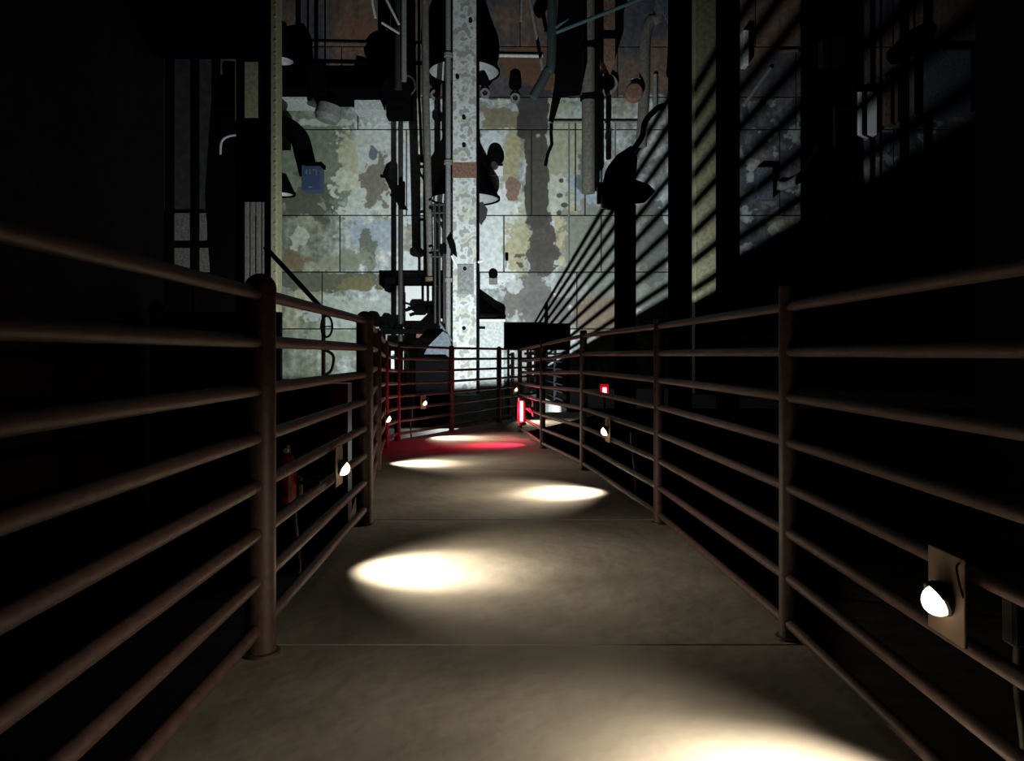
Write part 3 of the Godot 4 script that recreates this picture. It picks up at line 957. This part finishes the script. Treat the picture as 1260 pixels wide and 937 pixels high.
	lathe_obj("counterweight", at(401, 151, 22.2), [[0.0, 0.0], [0.3, 0.04], [0.38, 0.2], [0.36, 0.5], [0.2, 0.6], [0.0, 0.6]], M.grey, loopb, 24, Vector3(0.25, 1, 0).normalized())
	var lp2 := new_st()
	tube(lp2, smooth(path_at(23.46, [[441, 77], [452, 80], [454, 92], [449, 104], [443, 96], [441, 84]])), 0.09, 8)
	tag(obj("hose_loop", lp2, M.soot), "small loop of black hose hung under the thin wall pipe", "hose")
	var horn := thing("curved_pipe", at(380, 215, 21.5), "fat black curved pipe beside the left strip column", "pipe")
	tube_obj("pipe", smooth(path_at(21.5, [[330, 152], [352, 156], [368, 170], [374, 190], [380, 214]])), 0.27, M.soot, horn, 16)
	var bb := thing("blue_box", at(382, 234, 21.3), "small blue box with a pale marked face at the end of the curved pipe", "box")
	front_box("body", 371, 203, 394, 234, 20.78, 0.455, M.blue, bb)
	front_box("lid", 375, 199, 396, 204, 20.74, 0.46, M.soot, bb)
	for q in [[375.5, 208, 377.5, 214], [380, 208, 382, 214], [384, 208, 390, 209.6], [388, 209, 390, 216], [379, 229, 384, 231]]:
		front_box("mark", q[0], q[1], q[2], q[3], 20.765, 0.016, M.tarp, bb, 0.002)
	# struts near the roof
	strut("roof_strut", 22.0, [[628, -130], [668, 86]], 2.2, M.grey, "pale diagonal strut crossing the upper wall right of the column", "strut")
	strut("roof_strut", 21.5, [[641, 26], [648, -130]], 2.0, M.grey, "thin steep strut joining the pale diagonal strut", "strut")
	strut("roof_strut", 19.5, [[684, 40], [860, -30]], 2.4, M.teal, "teal strut rising to the right at the top of the picture", "strut")
	strut("roof_strut", 19.8, [[684, 34], [699, 22]], 2.0, M.teal, "short teal strut beside the long teal strut", "strut")
	strut("roof_strut", 22.0, [[455, -130], [458, 4], [462, 22]], 1.8, M.pale, "short pale rod hanging in the upper left", "strut")
	strut("roof_strut", 21.3, [[430, -90], [491, 30]], 1.6, M.pale, "pale diagonal rod reaching the thick dark pipe from the upper left", "strut")
	strut("roof_strut", 21.3, [[470, 28], [491, 41]], 1.6, M.pale, "short pale rod below the pale diagonal rod", "strut")
	var tp := tube_obj("bent_pipe", smooth(path_at(20.5, [[679, -150], [679, 60], [672, 90], [656, 120]])), 0.13, M.dull_teal)
	tag(tp, "thick dull teal pipe bending down to the left right of the column", "pipe")
	var dk := new_st()
	prism(dk, [at2(693, -150, 21), at2(713, -150, 21), at2(716, 110, 21), at2(692, 112, 21), at2(682, 145, 21), at2(676, 142, 21), at2(684, 90, 21)], 20.9, 21.5)
	tag(obj("chute", dk, M.soot), "black tapering chute hanging right of the dull teal pipe", "chute")
	# right group of risers
	var gr := thing("riser_duct", at(724, 238, 22), "drab hanging riser with dark bands at the right of the lit wall", "pipe")
	tube_obj("pipe", [at(724, 238, 22), at(724, -150, 22)], 0.19, M.drab, gr, 16)
	for y in [58.0, 121.0]:
		lathe_obj("band", at(724, y, 22), [[0.19, -0.07], [0.24, -0.06], [0.24, 0.06], [0.19, 0.07]], M.soot, gr)
	strut("riser_pipe", 21.7, [[735, -150], [735, 235]], 3.0, M.soot, "black riser pipe touching the drab banded riser", "pipe")
	var rr := thing("rusty_panel", at(748, 80, 22), "rusty narrow panel behind the curved pipe at the upper right", "panel")
	front_box("panel", 739, -150, 757, 40, 22.3, 1.25, M.brown, rr)
	front_box("panel", 739, 46, 757, 76, 22.3, 1.25, M.rust, rr)
	front_box("strap", 736, 40, 760, 46, 22.2, 1.3, M.soot, rr)
	var ov := thing("fitting", at(747, 128, 23.1), "oval black inspection port with a grey rim under the rusty panel", "fitting")
	lathe_obj("port", at(747, 103, 23.4), [[0.0, 0.12], [0.2, 0.12], [0.22, 0.0]], M.soot, ov, 20, Vector3.BACK)
	lathe_obj("rim", at(747, 106, 23.56), [[0.22, 0.2], [0.3, 0.2], [0.3, 0.0]], M.grey, ov, 24, Vector3.BACK)
	var cp := thing("curved_pipe", at(797, 180, 20.5), "grey pipe curving down at the upper right with a rusty flange", "pipe")
	tube_obj("pipe", smooth(path_at(20.5, [[812, -150], [812, 6], [800, 26], [794, 50], [793, 110], [789, 180]])), 0.15, M.drab, cp, 16)
	lathe_obj("flange", at(779, 116, 20.4), [[0.0, 0.25], [0.2, 0.25], [0.24, 0.2], [0.24, 0.0]], M.rust, cp, 24, Vector3.BACK)
	front_box("clip", 777, 96, 788, 102, 20.3, 0.2, M.pale, cp)
	strut("short_rod", 23.54, [[806, 92], [806, 134]], 3.0, M.grey, "short grey upright rod right of the grey curved pipe", "rod")
	var hp := new_st()
	prism(hp, [at2(808, 0, 19.6), at2(808, -150, 19.6), at2(858, -150, 19.6), at2(858, 51, 19.6), at2(838, 56, 19.6)], 19.6, 19.7)
	tag(obj("hanging_plate", hp, M.tarp), "slanted grey metal plate at the top beside the striped column", "plate")
	strut("level_pipe", 23.52, [[676, 150], [790, 150]], 1.6, M.grey, "thin grey horizontal pipe on the right of the lit wall", "pipe")
	strut("short_rod", 23.54, [[752, 150], [745, 172]], 2.6, M.pale, "short pale slanted rod above the black machine head", "rod")
	for i in 4:
		strut("thin_conduit", 23.57, [[[700, 150], [708, 150], [740, 160], [757, 150]][i], [[700, 330], [708, 260], [740, 230], [757, 260]][i]], [1.0, 0.8, 1.2, 0.9][i], [M.grey, M.iron, M.iron, M.grey][i],
			["leftmost thin grey conduit right of the dark wall stain", "second thin iron conduit right of the dark wall stain", "thin iron conduit beside the black riser", "rightmost thin grey conduit behind the black machine head"][i], "conduit")
	# cross wire braces at left
	strut("diagonal_bar", 12.7, [[326, 304], [343, 322], [399, 383]], 3.0, M.soot, "thin black bar leaning diagonally in front of the wall by the left strip column", "bar")


func build_pit_things() -> void:
	# black board in front of the far platform railing
	var b := thing("black_board", Vector3(at(661, 437, 12.92).x, PIT, -12.92), "wide black board standing beyond the far railing right of the column", "board")
	front_box("board", 620, 398, 702, 431, 12.9, 0.05, M.soot, b)
	front_box("edge_strip", 620, 396.6, 672, 398.4, 12.89, 0.07, M.grey, b, 0.003)
	for x in [624.0, 648.0]:
		front_box("leg", x, 431, x + 3, 663, 12.91, 0.04, M.soot, b)
	# grey switch cabinet left of it
	var s := thing("switch_cabinet", Vector3(at(605, 437, 22.3).x, PIT, -22.3), "grey steel cabinet at the foot of the lit wall right of the column", "cabinet")
	front_box("body", 590, 396, 620, 567, 22.3, 0.9, M.pale, s)
	front_box("top_plate", 588, 393, 622, 396, 22.28, 0.95, M.white, s)
	front_box("handle", 588, 402, 597, 405, 22.24, 0.06, M.black, s)
	# workbench with clutter
	var t := thing("workbench", Vector3(at(515, 437, 22).x, PIT, -22.0), "dark workbench below the wall left of the column", "workbench")
	front_box("top", 468, 405, 548, 411, 21.9, 0.6, M.soot, t)
	front_box("back_panel", 510, 441, 548, 500, 22.2, 0.3, M.soot, t)
	for x in [470.0, 543.0]:
		front_box("leg", x, 411, x + 4, 569, 21.95, 0.1, M.soot, t)
	for q in [[474, 398, 12, "left"], [489, 400, 9, "middle"], [502, 402, 7, "right"]]:
		var st := new_st()
		lathe(st, at(q[0], 404.6, 22.2), [[0.0, 0.0], [q[2] * 0.014, 0.0], [q[2] * 0.015, 0.05], [q[2] * 0.009, (406 - q[1]) * 0.022], [0.0, (406 - q[1]) * 0.022]], 14)
		tag(obj("can", st, M.soot), "%s of the three black cans on the dark workbench" % q[3], "can", "cans on the workbench")
	front_box("shelf_strip", 512, 411, 536, 416, 21.88, 0.04, M.rust, t)
	for q in [[481, 432, 492, 457, "white notice board standing left under the workbench"], [496, 432, 503, 457, "narrow white notice board right of the wider one under the workbench"]]:
		var nb := thing("notice_board", at((q[0] + q[2]) / 2.0, q[3], 21.5), q[4], "sign")
		nb.position.y = PIT
		front_box("board", q[0], q[1], q[2], q[3], 21.5, 0.04, M.white, nb)
		front_box("post", (q[0] + q[2]) / 2.0 - 1, q[3], (q[0] + q[2]) / 2.0 + 1, 572, 21.52, 0.04, M.iron, nb)
		front_box("print_block", q[0] + 2.0, q[1] + 4, q[2] - 2.0, q[1] + 9, 21.495, 0.01, M.grey, nb, 0.001)
	# tarpaulin over a heap
	var tr := new_st()
	prism(tr, [at2(520, 440, 20.7), at2(527, 426, 20.7), at2(537, 416, 20.7), at2(545, 408, 20.7), at2(552, 412, 20.7), at2(558, 440, 20.7), at2(558, 584, 20.7), at2(520, 584, 20.7)], 20.7, 20.88)
	tag(obj("tarpaulin_heap", tr, M.tarp), "blue grey tarpaulin heap rising to a peak at the foot of the column", "tarpaulin")
	tag(front_box("crate", 511, 441, 552, 581, 20.2, 0.45, M.soot), "tall black crate in front of the tarpaulin heap", "crate")
	# perforated uprights lit red beyond the right railing
	for q in [[628.5, 434, 501, 12.5, "slotted upright strip left of the last right post, pink in the lamplight"], [648, 433, 480, 12.4, "slotted upright strip just right of the last right post"]]:
		var up := thing("slotted_upright", at(q[0], q[2], q[3]), q[4], "upright")
		up.position.y = PIT
		tube_obj("post", [Vector3(at(q[0] + 2.2, 0, q[3]).x, PIT, -q[3]), at(q[0] + 2.2, q[1], q[3])], 0.03, M.pale, up, 8)
		for k in 5:
			var y0: float = q[1] + (q[2] - q[1]) * (k + 0.1) / 5.0
			front_box("rung", q[0] - 3.0, y0, q[0] + 2.0, y0 + 3.0, q[3] - 0.02, 0.05, M.pale, up)


func build_left() -> void:
	# strip column and the dark latticed column before it
	var z := 18.0
	var sc := thing("steel_column", Vector3(at(333.5, 0, z).x, PIT, -z), "narrow olive lit column strip at the left edge of the bright wall", "column")
	front_box("flange", 326, -220, 341, 599, z, 0.4, M.olive, sc, 0.03)
	for k in 30:
		var q := at(338.5, -10 + k * 15, z)
		lathe_obj("rivet", q, [[0.0, 0.02], [0.025, 0.012], [0.03, 0.0]], M.olive, sc, 8, Vector3.BACK)
	z = 13.0
	var lc := thing("lattice_column", Vector3(at(309, 0, z).x, PIT, -z), "dark latticed column with open panels left of the olive strip", "column")
	front_box("angle", 290, -300, 295, 664, z, 0.25, M.soot, lc)
	front_box("angle", 325, -300, 328, 664, z, 0.25, M.soot, lc)
	for y in [[-300.0, 71.0], [145.0, 246.0], [392.0, 664.0]]:
		front_box("batten_plate", 295, y[0], 325, y[1], z + 0.02, 0.2, M.soot, lc)
	# grey corrugated sheet seen through the lower opening
	var cs := thing("corrugated_sheet", at(310, 400, 22.4), "grey corrugated sheet seen through the lower opening of the latticed column", "sheet")
	cs.position.y = PIT
	for k in 7:
		front_box("rib", 286 + k * 7.2, 225, 286 + k * 7.2 + 5.6, 550, 22.4 + (0.06 if k % 2 else 0.0), 0.1, M.drab, cs, 0.02)
	tag(front_box("sheet", 289, -285, 326, 152, 18.2, 0.05, M.olive), "plain grey sheet seen through the upper opening of the latticed column", "sheet")
	# overhead duct
	var du := thing("overhead_duct", at(250, 65, 12.7), "black duct across the top of the left side", "duct")
	front_box("duct", 184, -10, 292, 64, 12.6, 0.35, M.soot, du, 0.05)
	for x in [196.0, 282.0]:
		tube_obj("hanger", path_at(12.7, [[x, -600], [x, -8]]), 0.03, M.soot, du, 8)
	# machine shape left of the lattice column
	var st := new_st()
	prism(st, [at2(262, 100, 18.6), at2(290, 78, 18.6), at2(292, 594, 18.6), at2(258, 594, 18.6), at2(258, 330, 18.6), at2(252, 240, 18.6), at2(258, 150, 18.6)], 18.6, 18.8)
	tag(obj("machine", st, M.soot), "tall black machine outline standing behind the latticed column", "machine")
	tag(tube_obj("hook", smooth(path_at(17.97, [[327, 165], [292, 166], [278, 169], [272, 176], [271, 190]])), 0.03, M.pale), "thin pale hooked rod reaching left from the olive strip column", "hook")
	strut("riser_pipe", 17.5, [[240, -240], [240, 608]], 4.0, M.soot, "black riser pipe in the dark left background", "pipe")
	strut("level_pipe", 23.52, [[120, 103], [300, 103]], 1.6, M.soot, "thin black horizontal pipe crossing the dark left background", "pipe")
	tag(tube_obj("curved_pipe", smooth(path_at(20.0, [[186, -220], [185, 40], [186, 75], [192, 96]])), 0.08, M.white), "pale edged bent pipe at the upper left beside the dark wall", "pipe")
	# dim screen wall with pale lower panes
	var sw := thing("screen", at(232, 340, 23.3), "dim grey screen wall with two rows of pale panes at the left", "screen")
	sw.position.y = PIT
	front_box("panel", 196, 60, 262, 258, 23.34, 0.08, M.dark_wall, sw)
	for q in [[213, 262, 235, 296], [245, 262, 254, 296], [213, 305, 235, 335], [245, 305, 262, 335]]:
		front_box("pane", q[0], q[1], q[2], q[3], 23.36, 0.06, M.drab, sw)
	front_box("frame", 206, 258, 266, 262, 23.3, 0.12, M.soot, sw)
	front_box("frame", 206, 297, 266, 304, 23.3, 0.12, M.soot, sw)
	front_box("frame", 206, 336, 266, 541, 23.3, 0.12, M.soot, sw)
	for x in [205.0, 236.0, 262.0]:
		front_box("mullion", x, 60, x + 8, 336, 23.24, 0.1, M.soot, sw)
	# dark low wall that hides the pit on the left
	tag(front_box("bulkhead", 184, 384, 345, 674, 12.3, 0.12, M.dark_wall), "dark low steel bulkhead behind the left railing", "bulkhead")
	tag(front_box("bulkhead", 346, 467, 450, 674, 12.3, 0.12, M.dark_wall), "lower dark bulkhead stretch behind the left railing's second bay", "bulkhead")
	tag(front_box("red_cabinet", 404, 472, 428, 690, 11.5, 0.3, M.red), "dark red cabinet low behind the left railing's second bay", "cabinet")
	# diamond tag hung on the bulkhead
	var dt := at(193, 380, 12.2)
	var dg := thing("diamond_sign", dt - Vector3(0, 0.17, 0), "small tilted red diamond sign with a pale border behind the left railing", "sign")
	box_obj("border", dt - Vector3(0.13, 0.13, 0.015), dt + Vector3(0.13, 0.13, 0.0), M.white, dg, 0.004, Basis(Vector3.BACK, PI / 4 + 0.15))
	box_obj("face", dt - Vector3(0.105, 0.105, 0.0), dt + Vector3(0.105, 0.105, 0.012), M.red, dg, 0.003, Basis(Vector3.BACK, PI / 4 + 0.15))
	box_obj("hanger", dt + Vector3(-0.01, -0.12, -0.1), dt + Vector3(0.01, 0.05, -0.01), M.iron, dg)
	# wheel valve on a pale pipe behind the left railing
	var wv := thing("valve_pipe", at(398, 470, 12.5), "pale upright pipe with a hand wheel behind the left railing", "pipe")
	wv.position.y = PIT
	tube_obj("pipe", [Vector3(at(398, 0, 12.5).x, PIT, -12.5), at(398, 380, 12.6)], 0.035, M.pale, wv)
	var wh := new_st()
	var wpts := []
	for k in 25:
		var a := TAU * k / 24
		wpts.append(at(402, 402, 12.42) + Vector3(cos(a) * 0.09, sin(a) * 0.17, 0))
	tube(wh, wpts, 0.018, 8)
	obj("hand_wheel", wh, M.iron, wv)
	tube_obj("spoke", [at(402, 402, 12.42) - Vector3(0.09, 0, 0), at(402, 402, 12.42) + Vector3(0.09, 0, 0)], 0.012, M.iron, wv, 6)
	tube_obj("branch", smooth(path_at(12.5, [[398, 430], [410, 438], [408, 455], [400, 462]])), 0.025, M.pale, wv, 8)
	# red extinguisher hung outside the left railing
	var ex := Vector3(-0.885, 0.31, -3.02)
	var e := thing("fire_extinguisher", ex, "small red fire extinguisher hung outside the left railing near the step light", "extinguisher")
	lathe_obj("cylinder", ex, [[0.0, 0.0], [0.030, 0.0], [0.034, 0.01], [0.034, 0.15], [0.024, 0.185], [0.012, 0.20], [0.0, 0.20]], M.red, e, 20)
	lathe_obj("valve", ex + Vector3(0, 0.20, 0), [[0.012, 0.0], [0.012, 0.03], [0.0, 0.03]], M.steel, e, 12)
	box_obj("handle", ex + Vector3(-0.012, 0.225, -0.005), ex + Vector3(0.04, 0.235, 0.005), M.black, e)
	lathe_obj("gauge", ex + Vector3(0, 0.21, 0.012), [[0.0, 0.012], [0.010, 0.012], [0.010, 0.0]], M.white, e, 12, Vector3.BACK)
	box_obj("bracket", ex + Vector3(0.03, 0.075, -0.006), ex + Vector3(0.13, 0.09, 0.006), M.iron, e)


func build_right() -> void:
	# striped column
	var z := 18.0
	var sc := thing("steel_column", Vector3(at(868.5, 0, z).x, PIT, -z), "olive column at the right striped by diagonal railing shadows", "column")
	var st := new_st()
	var a := at(855, 0, z)
	var b := at(882, 0, z)
	box(st, Vector3(a.x, -0.03, -z - 0.4), Vector3(b.x, TOP, -z), 0.02)
	obj("flange", st, M.olive, sc)
	front_box("side_web", 880, -200, 886, 438, z + 0.05, 0.35, M.soot, sc)
	sc.position.y = -0.03
	for c in sc.get_children(): c.position.y += PIT + 0.03
	# dark foreground pillars
	for q in [[826, 852, -330, 664, 13.05, "wide black pillar left of the striped column"], [886, 911, -330, 664, 13.0, "wide black pillar right of the striped column"]]:
		var p := thing("pillar", at((q[0] + q[1]) / 2.0, 664, q[4]), q[5], "pillar")
		p.position.y = PIT
		front_box("shaft", q[0], q[2], q[1], q[3], q[4], 0.3, M.soot, p, 0.03)
		front_box("foot", q[0] - 5, 650, q[1] + 5, 664, q[4] - 0.06, 0.42, M.soot, p)
	# black machine with a hooded head on a post
	var m := thing("machine", at(770, 664, 13.1), "black machine head on a thick post right of the lit wall", "machine")
	m.position.y = PIT
	front_box("post", 758, 250, 783, 664, 13.1, 0.25, M.soot, m, 0.03)
	var hs := new_st()
	prism(hs, [at2(744, 252, 13.0), at2(742, 232, 13.0), at2(748, 205, 13.0), at2(758, 192, 13.0), at2(776, 180, 13.0), at2(784, 196, 13.0), at2(782, 222, 13.0), at2(798, 228, 13.0), at2(806, 236, 13.0), at2(798, 244, 13.0), at2(782, 246, 13.0), at2(776, 256, 13.0)], 12.95, 13.4)
	obj("head", hs, M.soot, m)
	tube_obj("arm", smooth(path_at(13.2, [[778, 186], [790, 168], [794, 150], [808, 134], [818, 130]])), 0.05, M.soot, m)
	front_box("lens", 735, 226, 744, 250, 13.25, 0.12, M.blue, m)
	front_box("lens", 740, 240, 748, 256, 13.2, 0.1, M.white, m)
	front_box("visor", 735, 224, 748, 229, 13.2, 0.3, M.soot, m)
	# machines and panels along the dim right end of the far wall
	var items := [
		[1012, 45, 1042, 80, M.pale, "pale square hatch on the dim right end of the wall", "hatch"], [1027, 130, 1052, 182, M.pale, "pale door-shaped panel low on the dim right end of the wall", "panel"],
		[1056, 112, 1080, 166, M.white, "brightest mottled panel right of the pale door-shaped panel", "panel"], [1088, 92, 1106, 152, M.brown, "brown upright panel on the dim right end of the wall", "panel"],
		[1124, 60, 1196, 140, M.tarp, "wide bluish panel at the far right end of the wall", "panel"], [915, 36, 922, 80, M.pale, "thin pale upright plate beside the right black pillar", "plate"],
		[932, 205, 952, 245, M.tarp, "small bluish box just right of the right black pillar", "box"]]
	for q in items:
		tag(front_box("panel" if q[6] == "panel" else q[6], q[0], q[1], q[2], q[3], 23.2, 0.37, q[4], null, 0.03), q[5], q[6])
	for q in [[1020, 1026, 100, 250], [1046, 1055, 96, 240], [1081, 1087, 60, 230], [1108, 1122, 40, 210]]:
		strut("level_pipe", 22.7, [[(q[0] + q[1]) / 2.0, -130], [(q[0] + q[1]) / 2.0, 438]], (q[1] - q[0]) / 4.0, M.soot, ["thinnest black riser between the hatch and the pale panel", "black riser between the pale door-shaped panel and the brightest panel", "black riser left of the brown upright panel", "widest black riser on the dim right end of the wall"][[1020, 1046, 1081, 1108].find(q[0])], "pipe")
	var arc := new_st()
	tube(arc, smooth(path_at(23.4, [[957, 228], [968, 228], [985, 218], [1002, 196], [1008, 182]])), 0.14, 10)
	tag(obj("curved_pipe", arc, M.grey), "grey curved pipe low on the dim right end of the wall", "pipe")
	strut("level_pipe", 23.52, [[915, 130], [948, 84]], 2.6, M.grey, "thin grey slanted pipe right of the right black pillar", "pipe")
	strut("level_pipe", 23.52, [[958, 63], [986, 62]], 2.2, M.brown, "short brown level pipe at the upper right", "pipe")
	var tank := thing("tank", at(1105, 72, 23.1), "small black rounded tank hung at the top of the dim right wall", "tank")
	lathe_obj("shell", at(1094, 72, 23.1), [[0.0, 0.0], [0.22, 0.06], [0.28, 0.2], [0.28, 0.75], [0.2, 0.9], [0.0, 0.95]], M.soot, tank, 28, Vector3(0.88, 0.47, 0).normalized())
	for x in [1099.0, 1111.0]:
		tube_obj("hanger", path_at(23.1, [[x, -140], [x, 64]]), 0.02, M.soot, tank, 8)
